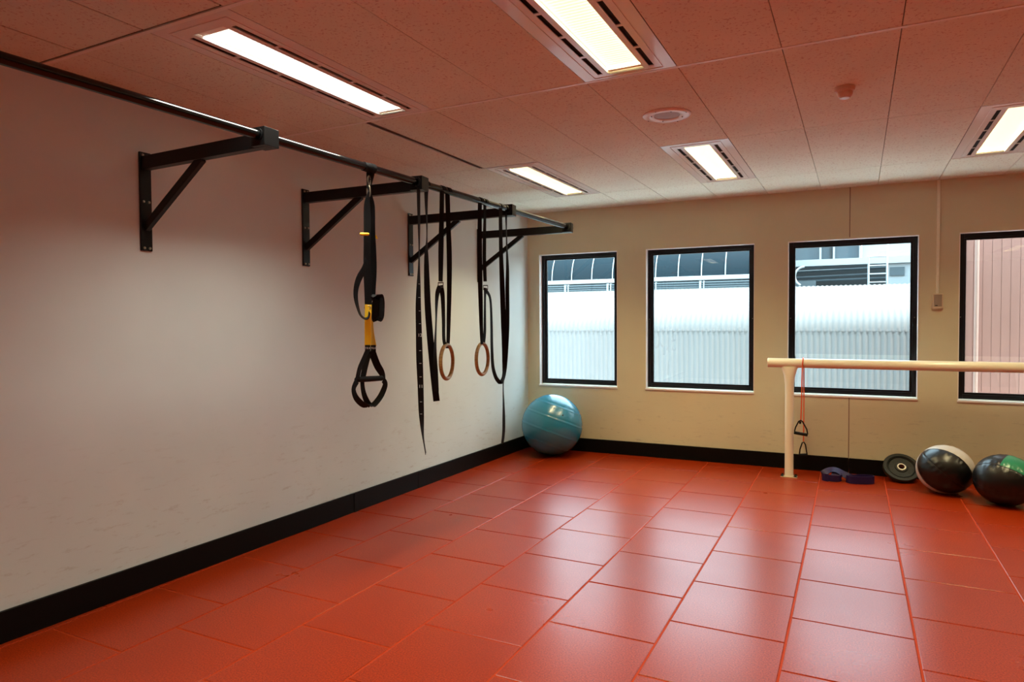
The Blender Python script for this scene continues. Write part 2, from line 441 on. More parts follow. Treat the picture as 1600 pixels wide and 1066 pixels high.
# windows
for n_, (a, b) in enumerate(WX):
    fy0, fy1, fw = .072, .125, .060
    bm = B()
    def fr(x0, x1, z0, z1, w, y0, y1):
        box(bm, (x0, y0, z0), (x0+w, y1, z1)); box(bm, (x1-w, y0, z0), (x1, y1, z1))
        box(bm, (x0+w, y0, z0), (x1-w, y1, z0+w)); box(bm, (x0+w, y0, z1-w), (x1-w, y1, z1))
    fr(a+.006, b-.001, WB+.008, WT-.004, fw-.018, fy0, fy1); fr(a+.048, b-.043, WB+.05, WT-.046, .018, fy0+.014, fy1-.01)
    w_ = finish('window_%d' % (n_+1), bm, M_FRAME, smooth=False, bevel=.002); tag(w_, kind='structure')
    bm = B(); box(bm, (a+.06, .098, WB+.062), (b-.055, .104, WT-.058)); finish('window_pane', bm, M_GLASS, w_, smooth=False)
    # white lining of the opening: sill board and jambs
    bm = B(); box(bm, (a-.004, -.012, WB-.016), (b+.004, fy0, WB+.002)); s_ = finish('window_sill', bm, M_REVEAL, w_, smooth=False, bevel=.002)
    bm = B()
    box(bm, (a-.001, -.002, WB), (a+.006, fy0, WT)); box(bm, (b-.004, -.001, WB), (b+.001, fy0, WT)); box(bm, (a, -.001, WT-.005), (b, fy0, WT+.001))
    finish('window_lining', bm, M_REVEAL, w_, smooth=False)
    if n_ in (1, 2):
        bm = B(); xx = a+.062; box(bm, (xx, .078, 1.05), (xx+.010, .096, 1.16)); finish('window_stay', bm, M_OGREY, w_, smooth=False, bevel=.002)
    bm = B()
    for zz in (1.55,):
        for xx in (a+.024, b-.024):
            lathe(bm, [(0, -.004), (.006, -.004), (.006, 0), (0, 0)], Matrix.Translation((xx, fy0, zz)) @ Matrix.Rotation(math.pi/2, 4, 'X'), 12)
    finish('window_screw', bm, M_BOLT, w_)

# ------------------------------------------------------------------ ceiling lights
# each fixture: louvred tube (area lamp with a limited spread) right under its glowing diffuser
LBL = {(-4, -1): 'long white ceiling light above the near part of the pull-up bar',
       (-1, -1): 'big bright ceiling light cut off by the top edge of the photo',
       (-4, 1): 'small looking ceiling light near the back wall, above the far end of the pull-up bar',
       (-1, 1): 'ceiling light near the back wall, just behind the round ceiling speaker',
       (3, 1): 'ceiling light at the right edge of the photo, above the fourth window'}
def light_parts(kind):
    """meshes in local coordinates: x across (.5), y along (1.53), z=0 ceiling face"""
    w, L, z = .496, GP-.016, 0
    oc, ol0, ol1 = .095, .11, L-.055     # half opening, start, end
    bm = B(); hw = w/2
    sl = [(.128, .146)]
    def strip(x0, x1, y0, y1, zz=0): box(bm, (x0, y0, zz), (x1, y1, zz+.004))
    strip(-hw, hw, 0, ol0); strip(-hw, hw, ol1, L)
    for s in (-1, 1):
        xs_ = sorted((s*hw, s*.150)); strip(xs_[0], xs_[1], ol0, ol1)
        xs_ = sorted((s*.124, s*oc)); strip(xs_[0], xs_[1], ol0, ol1)
        n = 5; seg = (ol1-ol0-.02)/n
        for i in range(n+1):
            yy = ol0+.01+i*seg; xs_ = sorted((s*.150, s*.124)); strip(xs_[0], xs_[1], yy-.010, yy+.010)
    # raised lip round the inner panel
    for s in (-1, 1): box(bm, (s*.185-.0015, .05, -.003), (s*.185+.0015, L-.03, .001))
    box(bm, (-.185, .048, -.003), (.185, .051, .001)); box(bm, (-.185, L-.031, -.003), (.185, L-.028, .001))
    # trough walls
    for s in (-1, 1): box(bm, (s*oc-.001, ol0, 0), (s*oc+.001, ol1, .05))
    box(bm, (-oc, ol0-.002, 0), (oc, ol0, .05)); box(bm, (-oc, ol1, 0), (oc, ol1+.002, .05))
    pan = bm
    d = B(); box(d, (-oc, ol0, .022), (oc, ol1, .026))
    v = B(); box(v, (-hw, .0, .06), (hw, L, .062))
    for s in (-1, 1): xs_ = sorted((s*.154, s*.120)); box(v, (xs_[0], ol0, .012), (xs_[1], ol1, .014))
    e = B(); box(e, (-oc+.002, ol0+.001, .012), (oc-.002, ol0+.05, .016)); box(e, (-oc+.002, ol1-.03, .012), (oc-.002, ol1-.001, .016))
    return pan, d, v, e
proto = {}
M_ENDC = mat('milky end cap', (.9, .88, .82), .4)
def mk_light(kind):
    t = empty('ceiling_light', (0, 0, 0), 'x', 'ceiling light', 'recessed fluorescent ceiling lights')
    pan, d, v, e = light_parts(kind)
    finish('fixture_pan', pan, M_PAN, t, smooth=False); finish('diffuser', d, M_LAMPC if kind == 'c' else M_LAMPW, t, smooth=False)
    finish('air_slot', v, M_SLOT, t, smooth=False); finish('end_cap', e, M_ENDC, t, smooth=False)
    return t
def children(o): return [c for c in COL.objects if c.parent == o]
def place_light(k, j, kind):
    if kind not in proto:
        t = mk_light(kind); proto[kind] = t
    else:
        src = proto[kind]; t = src.copy(); COL.objects.link(t)
        for ch in children(src):
            if ch.type != 'MESH': continue
            c = ch.copy(); COL.objects.link(c); c.parent = t; c.matrix_parent_inverse = Matrix(); c.matrix_basis = Matrix()
    p = cg(k+.5, j+.008/GP); t.location = (p.x, p.y, H); t.rotation_euler = (0, 0, -GS)
    ld_ = bpy.data.lights.new('fluorescent_tube', 'AREA'); ld_.shape = 'RECTANGLE'; ld_.size = .185; ld_.size_y = 1.34
    ld_.energy = TUBE_WATTS; ld_.spread = TUBE_SPREAD; ld_.color = LAMP_COOL if kind == 'c' else LAMP_WARM
    lo = bpy.data.objects.new('fluorescent_tube', ld_); COL.objects.link(lo); lo.parent = t; lo.location = (0, .795, .019)
    t['label'] = LBL.get((k, j), 'unseen recessed ceiling light, added beyond the edge of the photo, beside or behind the viewer')
for (k, j), kd in LIGHTS.items(): place_light(k, j, kd)

# strip painted for the dark gap beside column -4 (a sagging tile edge)
t = empty('tile_gap_strip', (cg(-4, .5).x, cg(-4, .5).y, H), 'dark strip painted as tile gap in the ceiling between two lights over the pull-up bar', 'tile gap')
bm = B(); rows = []
for i in range(21):
    f = i/20; p = cg(-4-.044, .01+f*.97); rows.append((Vector((p.x+.008*math.sin(f*math.pi), p.y, H-.001)), Vector((1, 0, 0))))
ribbon(bm, rows, .022, .002); finish('slot', bm, M_SLOT, t, smooth=False)  # near-black ribbon laid on the ceiling in place of the shaded gap
bm = B(); ribbon(bm, [(p+Vector((-.013, 0, -.003-.006*math.sin(math.pi*i/20))), w) for i, (p, w) in enumerate(rows)], .010, .005)
finish('sagging_edge', bm, M_GRID, t, smooth=False)
bm = B(); ribbon(bm, [(p+Vector((.012, 0, -.002)), w) for i, (p, w) in enumerate(rows)], .006, .004)
finish('grey_strip', bm, mat('grey edge strip', (.16, .12, .11), .8), t, smooth=False)

# round speaker
p = at_z(1042, 179.5, H)
t = empty('ceiling_speaker', (p.x, p.y, H), 'round white ceiling speaker with grey perforated centre', 'speaker')
bm = B(); T = Matrix.Translation((p.x, p.y, H)) @ Matrix.Rotation(math.pi, 4, 'X'); R_ = .150
lathe(bm, [(.080, -.002), (.080, .006), (.088, .010), (R_-.012, .012), (R_, .005), (R_, -.002)], T, 64); finish('speaker_rim', bm, M_WHITE, t)
bm = B(); lathe(bm, [(0, .004), (.081, .004), (.081, -.001)], T, 48); finish('speaker_grille', bm, M_MESH, t)
for k in range(8):
    a = k*math.pi/4+.3; rr = .098 if k % 2 else .135
    bm = B(); lathe(bm, [(0, .0155), (.003, .0145), (.0035, .009)], T @ Matrix.Translation((rr*math.cos(a), rr*math.sin(a), 0)), 10); finish('screw', bm, M_SLOT, t)
# smoke detector
p = at_z(1320, 137, H)
t = empty('smoke_detector', (p.x, p.y, H), 'small round smoke detector on the ceiling above the third and fourth windows', 'smoke detector')
T = Matrix.Translation((p.x, p.y, H)) @ Matrix.Rotation(math.pi, 4, 'X')
bm = B(); lathe(bm, [(0, -.001), (.052, -.001), (.054, .004), (.050, .022), (.044, .026), (0, .026)], T, 40); finish('detector_base', bm, M_DET, t)
bm = B(); lathe(bm, [(.040, .025), (.042, .034), (.036, .050), (.030, .054), (0, .055)], T, 40); finish('detector_head', bm, M_DET, t)
bm = B(); lathe(bm, [(0, .0545), (.029, .0545), (.026, .060), (0, .061)], T, 40); finish('detector_cap', bm, M_WHITE, t)

# thermostat box and conduit on the back wall
t = empty('thermostat', (4.25, 0, 1.7), 'small ivory control box fixed on the back wall between third and fourth windows', 'thermostat')
bm = B(); box(bm, (4.205, -.030, 1.632), (4.292, 0, 1.772)); finish('thermostat_case', bm, M_PLAST, t, smooth=False, bevel=.006)
bm = B(); box(bm, (4.217, -.033, 1.650), (4.280, -.029, 1.764)); finish('thermostat_cover', bm, mat('grey beige plastic', (.36, .31, .25), .45), t, smooth=False, bevel=.003)
bm = B(); box(bm, (4.226, -.0345, 1.656), (4.246, -.0325, 1.663)); finish('display', bm, M_SLOT, t, smooth=False)
bm = B(); box(bm, (4.235, -.014, 1.772), (4.259, 0, H)); c_ = finish('cable_conduit', bm, mat('painted conduit', (.84, .82, .66), .45), smooth=False, bevel=.003)
tag(c_, 'thin painted cable conduit running from ceiling down to the control box', 'conduit')

# ------------------------------------------------------------------ pull-up bar on wall brackets
bar = empty('pull_up_bar', (bar_x(-4), -4, BARZ), 'long black steel bar running along the left wall below the ceiling', 'pull-up bar')
bm = B(); tube(bm, [(bar_x(y), y, BARZ) for y in (-9.2, -5.0, -1.0+.05)], .0245, 32); finish('bar_tube', bm, M_BAR, bar)
BR = [('nearest bracket of the pull-up bar, alone at the far left', -4.90, -4.89), ('second bracket from the left, just left of the suspension trainer', -3.655, -3.56),
      ('third bracket from the left, behind the numbered strap', -2.372, -2.27), ('bracket closest to the windows, at the bar end', -1.16, -1.03),
      ('bracket outside the photo, left of the nearest one in view', -6.15, -6.2)]
for lab, yw, yb in BR:
    xw = wall_x(yw); t = empty('wall_bracket', (xw, yw, 2.23), 'black steel wall bracket, '+lab, 'wall bracket', 'brackets carrying the pull-up bar')
    bm = B(); box(bm, (xw-.001, yw-.036, 1.952), (xw+.012, yw+.036, 2.515)); finish('wall_plate', bm, M_STEEL, t, smooth=False, bevel=.004)
    xb = bar_x(yb); A = Vector((xw+.01, yw, 2.452)); E_ = Vector((xb, yb, 2.472)); d = (E_-A).normalized()
    bm = B(); beam(bm, A, E_+d*.02, .05, .075); finish('arm', bm, M_STEEL, t, smooth=False, bevel=.003)
    a1 = A.lerp(E_, .50); a1.z -= .03; bm = B(); beam(bm, (xw+.008, yw, 2.085), a1, .030, .045); finish('brace', bm, M_STEEL, t, smooth=False, bevel=.002)
    q_ = Matrix.Translation((xb, yb, BARZ)) @ Matrix.Rotation(math.atan2(d.y, d.x), 4, 'Z')
    bm = B()
    last = abs(yw+1.16) < .01
    box(bm, (-.055, -.050, -.052), (.040, -.042, .040), q_); box(bm, (-.055, .042, -.052), (.040, .050, .040), q_)
    box(bm, (.034, -.050, -.052), (.042, .050, .040), q_); box(bm, (-.055, -.05, -.054), (.042, .05, -.046), q_)
    finish('clamp', bm, M_STEEL, t, smooth=False, bevel=.002)
    bm = B(); lathe(bm, [(.0245, -.056), (.032, -.056), (.032, .056), (.0245, .056)], q_ @ Matrix.Rotation(math.pi/2, 4, 'X'), 24, closed=True); finish('collar', bm, M_STEEL, t)
    for (yy, zz) in ((-.017, 2.497), (.017, 2.497), (-.017, 2.232), (.017, 2.232), (-.017, 1.968), (.017, 1.968)):
        bm = B(); lathe(bm, [(0, .008), (.006, .0065), (.008, .002), (.008, 0)], Matrix.Translation((xw+.012, yw+yy, zz)) @ Matrix.Rotation(math.pi/2, 4, 'Y'), 12); finish('bolt', bm, M_BOLT, t)
    for s in (-1, 1):
        bm = B(); lathe(bm, [(0, .010), (.007, .008), (.009, 0)], q_ @ Matrix.Translation((-.02, s*.05, .0)) @ Matrix.Rotation(-s*math.pi/2, 4, 'X'), 12); finish('bolt', bm, M_BOLT, t)

# loop of webbing lying over the bar (built round the bar axis at y)
def over_bar(bm, y, width, turns=1, r=.0275, twist=0):
    c = Vector((bar_x(y), y, BARZ)); ax = Vector((.0419, 1, 0)).normalized(); sd = Vector((1, -.0419, 0)).normalized(); n = int(20*turns); rows = []
    for i in range(n+1):
        a = 2*math.pi*turns*i/n; rows.append((c+sd*(r*math.cos(a))+Vector((0, 0, r*math.sin(a)))+ax*twist*(i/n-.5), ax))
    ribbon(bm, rows, width, .003)
def half_over(bm, y, width, r=.0275):
    c = Vector((bar_x(y), y, BARZ)); ax = Vector((.0419, 1, 0)).normalized(); sd = Vector((1, -.0419, 0)).normalized()
    rows = [(c+sd*(r*math.cos(a))+Vector((0, 0, r*math.sin(a))), ax) for a in [-.35+ (math.pi+.7)*i/14 for i in range(15)]]
    ribbon(bm, rows, width, .003)

# ------------------------------------------------------------------ suspension trainer
P0 = at_bar(578, 262)
st = empty('suspension_trainer', P0, 'black and yellow suspension trainer with foot cradle and handle, hanging second bracket from the bar', 'suspension trainer')
st['label'] = 'black and yellow suspension trainer with hand grip, hanging between first and second brackets'
bm = B()
for k in range(3): over_bar(bm, P0.y-.045+.03*k, .034, 1, .0265+.0015*k)
webbing(bm, [(579, 270, 13), (577, 285, 8), (576, 296, 6)], .05, 0.0)
finish('anchor_strap', bm, M_WEB, st)
bm = B(); c = at_bar(576.5, 282)
tube(bm, [c+Vector((0, .012*math.sin(a), .028*math.cos(a))) for a in [2*math.pi*i/20 for i in range(20)]], .004, 8, closed=True)
c = at_bar(576, 299)
tube(bm, [c+Vector((.012*math.sin(a), 0, .034*math.cos(a))) for a in [2*math.pi*i/20 for i in range(20)]], .0045, 8, closed=True)
finish('carabiner', bm, M_BOLT, st)
bm = B()
webbing(bm, [(577, 300, 3), (575.5, 306, 4), (573.5, 321, 9), (574, 345, 11), (573.5, 380, 10), (573.5, 420, 11), (575, 455, 12), (576, 488, 12)], .045, .012)
webbing(bm, [(578, 302, 3), (580, 310, 5), (582, 325, 7), (582, 360, 8), (583, 390, 9), (583.5, 420, 10), (582, 450, 10), (581, 470, 10)], .045, -.012, -1)
finish('main_strap', bm, M_WEB, st)
bm = B(); webbing(bm, [(573, 405, 5), (569, 420, 7), (561, 435, 8), (556.5, 450, 7), (556, 465, 6), (559, 480, 4), (563, 491, 3), (569, 497, 2.5), (575, 496, 3), (578, 489, 4)], .045, .03); finish('loose_loop', bm, M_WEB, st)
bm = B()
webbing(bm, [(578, 462, 10), (585, 461, 12), (592, 463, 12), (596, 470, 9), (596.5, 482, 8), (595, 494, 9), (590, 498.5, 10), (586, 497, 10), (586, 482, 10), (588, 468, 10)], .05, .02, th=.004)
c0, c1 = at_bar(591, 466, .004), at_bar(590, 496, .004); beam(bm, c0, c1, .034, .05, Vector((1, 0, 0)))
finish('folded_tail', bm, M_WEB, st, smooth=False)
bm = B(); c = at_bar(569.5, 366, .028); v = Vector((c.x-CAM.x, c.y-CAM.y, 0)).normalized(); s = Vector((v.y, -v.x, 0))
tube(bm, [c-s*.028+Vector((0, 0, .003)), c-s*.02, c+s*.02, c+s*.028], [.004, .009, .009, .005], 12)
c = at_bar(588.5, 371, -.01); tube(bm, [c-s*.008+Vector((0, 0, .012)), c+s*.004-Vector((0, 0, .010))], [.006, .005], 10)
finish('cam_buckle', bm, M_YEL, st)
bm = B(); c = at_bar(574.5, 481, .012)
tube(bm, [c+s*(.018*math.cos(a))+Vector((0, 0, .012*math.sin(a))) for a in [2*math.pi*i/20 for i in range(20)]], .004, 8, closed=True)
finish('buckle', bm, M_BOLT, st)
bm = B()
webbing(bm, [(575.5, 476, 10), (575, 495, 10), (574.5, 515, 9), (574.5, 541, 9)], .04, .016)
webbing(bm, [(578, 478, 8), (580, 500, 5), (581, 520, 6), (584, 541, 8)], .04, -.006, -1)
finish('yellow_strap', bm, M_YEL, st)
for u_ in (574.4, 583.2):
    bm = B(); c = at_bar(u_, 544.3, .02 if u_ < 580 else .004); q_ = Matrix((s, v, Vector((0, 0, 1)))).transposed().to_4x4(); q_.translation = c
    box(bm, (-.0165, -.004, -.020), (.0165, .004, .020), q_); lab = finish('label_tab', bm, M_FOAM, st, smooth=False, bevel=.002)
    tcv = bpy.data.curves.new('label_text', 'FONT'); tcv.body = 'TRX'; tcv.size = .017; tcv.align_x = 'CENTER'; tcv.align_y = 'CENTER'; tcv.extrude = .0004
    to = bpy.data.objects.new('tmp', tcv); COL.objects.link(to); dg = bpy.context.evaluated_depsgraph_get(); me = bpy.data.meshes.new_from_object(to.evaluated_get(dg))
    bpy.data.objects.remove(to); R_ = Matrix((s, Vector((0, 0, 1)), -v)).transposed().to_4x4(); R_.translation = c-v*.0048; me.transform(R_)
    link('printed_word', me, M_NUM, lab)
bm = B()
webbing(bm, [(574, 548, 6), (568, 562, 6), (562, 576, 6), (558.5, 592, 6)], .034, .03)
webbing(bm, [(577, 548, 8), (574, 560, 8), (570, 576, 8), (567, 590, 8)], .036, -.0)
webbing(bm, [(581, 548, 10), (585, 560, 12), (590, 572, 11), (597, 584, 8), (598.5, 594, 7)], .045, .014)
finish('handle_strap', bm, M_WEB, st)
bm = B(); a_, b_ = at_bar(556, 593.5, .014), at_bar(597.5, 591, .014)
tube(bm, [a_.lerp(b_, f) for f in (0, .03, .08, .5, .92, .97, 1)], [.012, .017, .0165, .018, .0165, .017, .012], 20); finish('hand_grip', bm, M_FOAM, st)
bm = B()
webbing(bm, [(557.5, 596, 7), (552.5, 608, 6), (556, 621, 7), (565, 631, 8), (574, 635, 8), (580, 633, 9)], .036, .03)
webbing(bm, [(566, 596, 6), (567, 608, 6), (570, 620, 7), (575, 630, 8), (579, 634, 7)], .034, -.01)
webbing(bm, [(599, 594, 6), (602, 601, 7), (597, 615, 8), (590, 626, 8), (582, 634, 8), (574, 635, 7)], .036, .014)
finish('foot_cradle', bm, M_WEB, st)

# ------------------------------------------------------------------ wooden rings
def ring_obj(u, v, hh, hw, parent):
    c = at_bar(u, v); d = depth(c); Rr = hh/F*d-.014; vw = Vector((c.x-CAM.x, c.y-CAM.y, 0)).normalized(); s = Vector((vw.y, -vw.x, 0))
    sn = max(.1, min(1, (hw/F*d-.014)/Rr)); h = s*sn+vw*math.sqrt(1-sn*sn)
    bm = B(); tube(bm, [c+h*Rr*math.cos(a)+Vector((0, 0, Rr*math.sin(a))) for a in [2*math.pi*i/56 for i in range(56)]], .014, 16, closed=True)
    return finish('ring', bm, M_WOOD, parent)
def buckle_at(u, v, parent, off=.004):
    c = at_bar(u, v, off); vw = Vector((c.x-CAM.x, c.y-CAM.y, 0)).normalized(); s = Vector((vw.y, -vw.x, 0))
    bm = B(); q_ = Matrix((s, vw, Vector((0, 0, 1)))).transposed().to_4x4(); q_.translation = c
    box(bm, (-.020, -.006, -.022), (.020, .006, -.012), q_); box(bm, (-.020, -.006, .010), (.020, .006, .018), q_)
    box(bm, (-.020, -.008, -.022), (-.015, .008, .018), q_); box(bm, (.015, -.008, -.022), (.020, .008, .018), q_)
    return finish('buckle', bm, mat('dark buckle steel', (.10, .10, .10), .3, 1), parent, smooth=False, bevel=.001)
P1 = at_bar(695, 299)
r1 = empty('gymnastic_ring', P1, 'wooden gymnastic ring on black straps, the left and larger looking one of the two rings', 'gymnastic ring', 'wooden rings hanging from the bar')
ring_obj(698.2, 565.5, 29.5, 12.5, r1)
bm = B(); half_over(bm, at_bar(690.5, 300).y, .038); half_over(bm, at_bar(699.5, 302).y, .038)
webbing(bm, [(690.5, 298, 6.5), (690, 340, 7), (689, 390, 8), (688.5, 440, 6)], .038, .024)
webbing(bm, [(699, 300, 7), (700.5, 350, 7), (702, 400, 8), (702, 450, 7), (701, 500, 6), (700, 537, 5), (697.5, 540, 5)], .038, -.008)
webbing(bm, [(688.5, 446, 8), (691, 458, 7), (692, 470, 6), (693, 500, 5), (693.5, 530, 4.5), (696, 540, 4.5)], .034, .012)
finish('ring_strap', bm, M_WEB, r1)
buckle_at(688.6, 445, r1, .014)
bm = B(); webbing(bm, [(687, 448, 6), (683.5, 458, 6), (682, 475, 4), (681.5, 500, 2), (680.5, 525, 2.5), (679.5, 550, 5), (680.5, 585, 8), (681.5, 612, 9)], .038, .03)
finish('strap_tail', bm, M_WEB, r1)
# strap beside ring 1: one long webbing thrown over the bar, numbered end in front
P2 = at_bar(660, 290)
ns = empty('numbered_strap', P2, 'black strap with small white numbers thrown over the bar, pointed end near floor', 'strap')
bm = B(); ya, yb_ = at_bar(654, 291).y, at_bar(665.5, 292).y
half_over(bm, ya, .036); half_over(bm, yb_, .036)
for yy in (ya, yb_): pass
webbing(bm, [(653.8, 291, 5), (654.2, 320, 4.5), (654.8, 360, 3), (655, 390, 1.5), (654.6, 420, 3), (654, 450, 6), (653.6, 480, 8), (654.5, 520, 9), (655.5, 560, 10), (657, 600, 9), (658.2, 640, 8), (659.3, 660, 6), (660.6, 678, 3), (662.6, 693, 1.2), (665.2, 709, 1)], .046, .026)
ne = finish('numbered_end', bm, M_WEB, ns)
bm = B()
webbing(bm, [(666, 291, 6.5), (666, 320, 4), (667, 350, 1.8), (667, 375, 1.4), (666.2, 400, 6), (667, 440, 8.5), (668.5, 480, 9.5), (671.5, 520, 10), (675, 560, 10), (679, 600, 10), (682.2, 627, 10)], .046, -.006)
finish('plain_end', bm, M_WEB, ns)
marks = [444, 465, 486, 506, 524, 548, 568, 589, 604, 628, 647]
bm = B()
for i, vv in enumerate(marks):
    uu = 655+(vv-444)*.016; c = at_bar(uu, vv, .0292); vw = Vector((c.x-CAM.x, c.y-CAM.y, 0)).normalized(); s = Vector((vw.y, -vw.x, 0))
    c = c-vw*.004
    if i in (4, 8): continue
    beam(bm, c-s*.008, c+s*.006, .002, .0025, vw)
finish('ruled_marks', bm, M_NUM, ne, smooth=False)
for vv, tx in ((524, '12'), (604, '11')):
    c = at_bar(655+(vv-444)*.016, vv, .03); vw = Vector((c.x-CAM.x, c.y-CAM.y, 0)).normalized(); s = Vector((vw.y, -vw.x, 0))
    tcv = bpy.data.curves.new('n', 'FONT'); tcv.body = tx; tcv.size = .030; tcv.align_x = 'CENTER'; tcv.align_y = 'CENTER'; tcv.extrude = .0004
    to = bpy.data.objects.new('tmp', tcv); COL.objects.link(to); dg = bpy.context.evaluated_depsgraph_get(); me = bpy.data.meshes.new_from_object(to.evaluated_get(dg))
    bpy.data.objects.remove(to); R_ = Matrix((s, Vector((0, 0, 1)), -vw)).transposed().to_4x4(); R_.translation = c-vw*.006; me.transform(R_)
    link('printed_number', me, M_NUM, ne)
P3 = at_bar(755, 319)
r2 = empty('gymnastic_ring', P3, 'wooden gymnastic ring nearer the windows, beside a looped black strap tail', 'gymnastic ring', 'wooden rings hanging from the bar')
ring_obj(753.6, 561, 27, 12, r2)
bm = B(); half_over(bm, at_bar(750, 318).y, .036); half_over(bm, at_bar(757.5, 320).y, .036)
webbing(bm, [(749.8, 317, 6), (749.5, 360, 6.5), (750, 410, 7), (750.5, 450, 7), (751.5, 490, 6), (752.3, 520, 5), (753, 538, 4)], .036, .024)
webbing(bm, [(757.4, 319, 4.5), (757.5, 345, 4), (757, 370, 5), (756.8, 405, 5.5), (758, 440, 5)], .036, -.006)
webbing(bm, [(758.5, 450, 5), (757.8, 465, 3), (757.6, 495, 3.5), (757.4, 520, 4), (755.5, 538, 4)], .034, .006)
finish('ring_strap', bm, M_WEB, r2)
buckle_at(758.6, 449, r2, .004)
bm = B()
webbing(bm, [(759, 454, 4), (762, 457.5, 3), (765.5, 465, 3), (767.2, 480, 3), (768, 510, 3.5), (768.6, 545, 4), (770, 572, 4.5), (774, 588, 4.5), (779, 596, 4), (783, 597, 4), (787, 588, 5), (789.6, 565, 7), (792, 526, 7), (793, 490, 6), (792.6, 450, 6), (793, 420, 4.5), (792, 390, 2.5), (791.2, 360, 1.5), (790.6, 326, 3.5)], .036, .0)
half_over(bm, at_bar(790, 325).y, .03); half_over(bm, at_bar(782, 325).y, .036)
webbing(bm, [(782, 324, 5), (782.2, 360, 5.2), (783, 400, 6), (784.5, 440, 7.5), (786.5, 500, 9.5), (788, 540, 9.5), (788.4, 570, 7), (786.8, 590, 3), (786.2, 605, 1.2), (786.8, 630, 2.5), (787.2, 655, 4), (787, 675, 4), (785, 693, 3.6)], .042, .02)
finish('strap_tail', bm, M_WEB, r2)

# ------------------------------------------------------------------ ballet barre
BY, BZ, BRd = -.399, 1.113, .0455
bb = empty('ballet_barre', (2.99, BY, 0), 'cream painted freestanding ballet barre on floor posts in front of the windows', 'ballet barre')
bm = B(); x0 = at_y(1199.5, 568, BY).x
tube(bm, [(x0, BY, BZ), (x0+.004, BY, BZ), (7.4, BY, BZ)], [BRd-.004, BRd, BRd], 40); finish('rail', bm, M_CREAM, bb)
for px_ in (2.985, 5.02, 7.1):
    bm = B(); prof = [(.0, 0, .040, .040), (.2, 0, .040, .040), (.80, 0, .040, .040), (.90, 0, .042, .044), (.98, 0, .050, .048), (1.04, 0, .066, .05), (1.075, 0, .082, .046)]
    rings = []
    for z, _, rx, ry in prof: rings.append([bm.verts.new((px_+rx*math.cos(a), BY+ry*math.sin(a), z+.004)) for a in [2*math.pi*k/28 for k in range(28)]])
    for i in range(len(rings)-1):
        for k in range(28): bm.faces.new((rings[i][k], rings[i][(k+1) % 28], rings[i+1][(k+1) % 28], rings[i+1][k]))
    bm.faces.new(rings[0]); bm.faces.new(rings[-1]); finish('post', bm, M_CREAM, bb)
    bm = B(); box(bm, (px_-.075, BY-.05, 0), (px_+.075, BY+.05, .006)); fp = finish('floor_plate', bm, mat('worn cream plate', (.55, .45, .28), .5), bb, smooth=False, bevel=.002)
    for s in (-1, 1):
        for q_ in (-1, 1):
            bm = B(); lathe(bm, [(0, .022), (.008, .022), (.010, .014), (.016, .010), (.016, .006)], Matrix.Translation((px_+s*.060, BY+q_*.03, 0)), 6); finish('bolt', bm, M_STEEL, fp, smooth=False)

# orange resistance tube hung over the rail
rt = empty('resistance_tube', (3.1, BY, BZ), 'orange exercise tube with two black handles hung over the barre', 'resistance tube')
front, back = BY-BRd-.008, BY+BRd+.008
def fp_(u, v): return at_y(u, v, front-.004)
pA = fp_(1253.0, 600).x; pB = fp_(1257.2, 600).x
bm = B(); L = [(pA-.008, front, at_y(1250, 659, front).z), (pA-.002, front, .75), (pA, front, .95), (pA+.004, front, BZ)]
L += [(pA+.006+.004*i/8, BY-math.cos(math.pi*i/8)*(BRd+.0075), BZ+math.sin(math.pi*i/8)*(BRd+.0075)) for i in range(1, 8)]
xb_ = at_y(1255.8, 620, back).x
L += [(xb_, back, BZ), (xb_+.0, back, .95), (xb_+.002, back, .75), (at_y(1255.5, 690, back).x, back, at_y(1255, 690, back).z)]
tube(bm, L, .0058, 12); finish('rubber_tube', bm, M_TUBE, rt)
def handle(pts, grip, y, name='handle'):
    bm = B(); Q = [at_y(u, v, y) for u, v in pts]; tube(bm, Q, .0062, 10); g1, g2 = at_y(*grip[0], y), at_y(*grip[1], y+grip[2]); 
    h = finish(name, bm, M_FOAM, rt)
    bm = B(); tube(bm, [g1, g1.lerp(g2, .04), g1.lerp(g2, .96), g2], [.012, .015, .015, .012], 16); finish('grip', bm, M_FOAM, h)
handle([(1241.5, 674), (1243, 668), (1248, 658.5), (1251, 657), (1254, 659), (1260.5, 671), (1262, 679)], ((1240.5, 676), (1262, 680), 0), front-.006)
handle([(1249, 711), (1250, 702), (1253.5, 692), (1256, 691), (1258.5, 695), (1261, 710)], ((1249, 711.5), (1261, 711), .06), back)
bm = B(); c = at_y(1250.3, 660.5, front-.006); tube(bm, [c+Vector((0, 0, .012)), c, c-Vector((.004, 0, .012))], [.007, .011, .008], 10); finish('tube_knot', bm, M_FOAM, rt)

# ------------------------------------------------------------------ purple band lying in an S on the floor
pb = empty('loop_band', at_z(1330, 755, 0), 'purple rubber loop band curled on the red floor beside the weight plate', 'exercise band')
def G(u, v, z=.0): return at_z(u, v, z)
path = [(1289, 741, .045), (1288, 748, .040), (1296, 750.5, .030), (1307, 747.5, .032), (1309, 741, .06), (1300, 734.5, .085), (1309, 730, .095), (1323, 738, .075), (1333, 745, .050),
        (1344, 750, .045), (1356, 751, .042), (1367, 746, .042), (1362, 740.5, .042), (1350, 742.5, .042)]
def band(cl, wid, th=.005, lean=None):
    rows = []
    N = len(cl)
    for i, (p, w) in enumerate(cl): rows.append((p, w))
    bm = B(); ribbon(bm, rows, wid, th); return bm
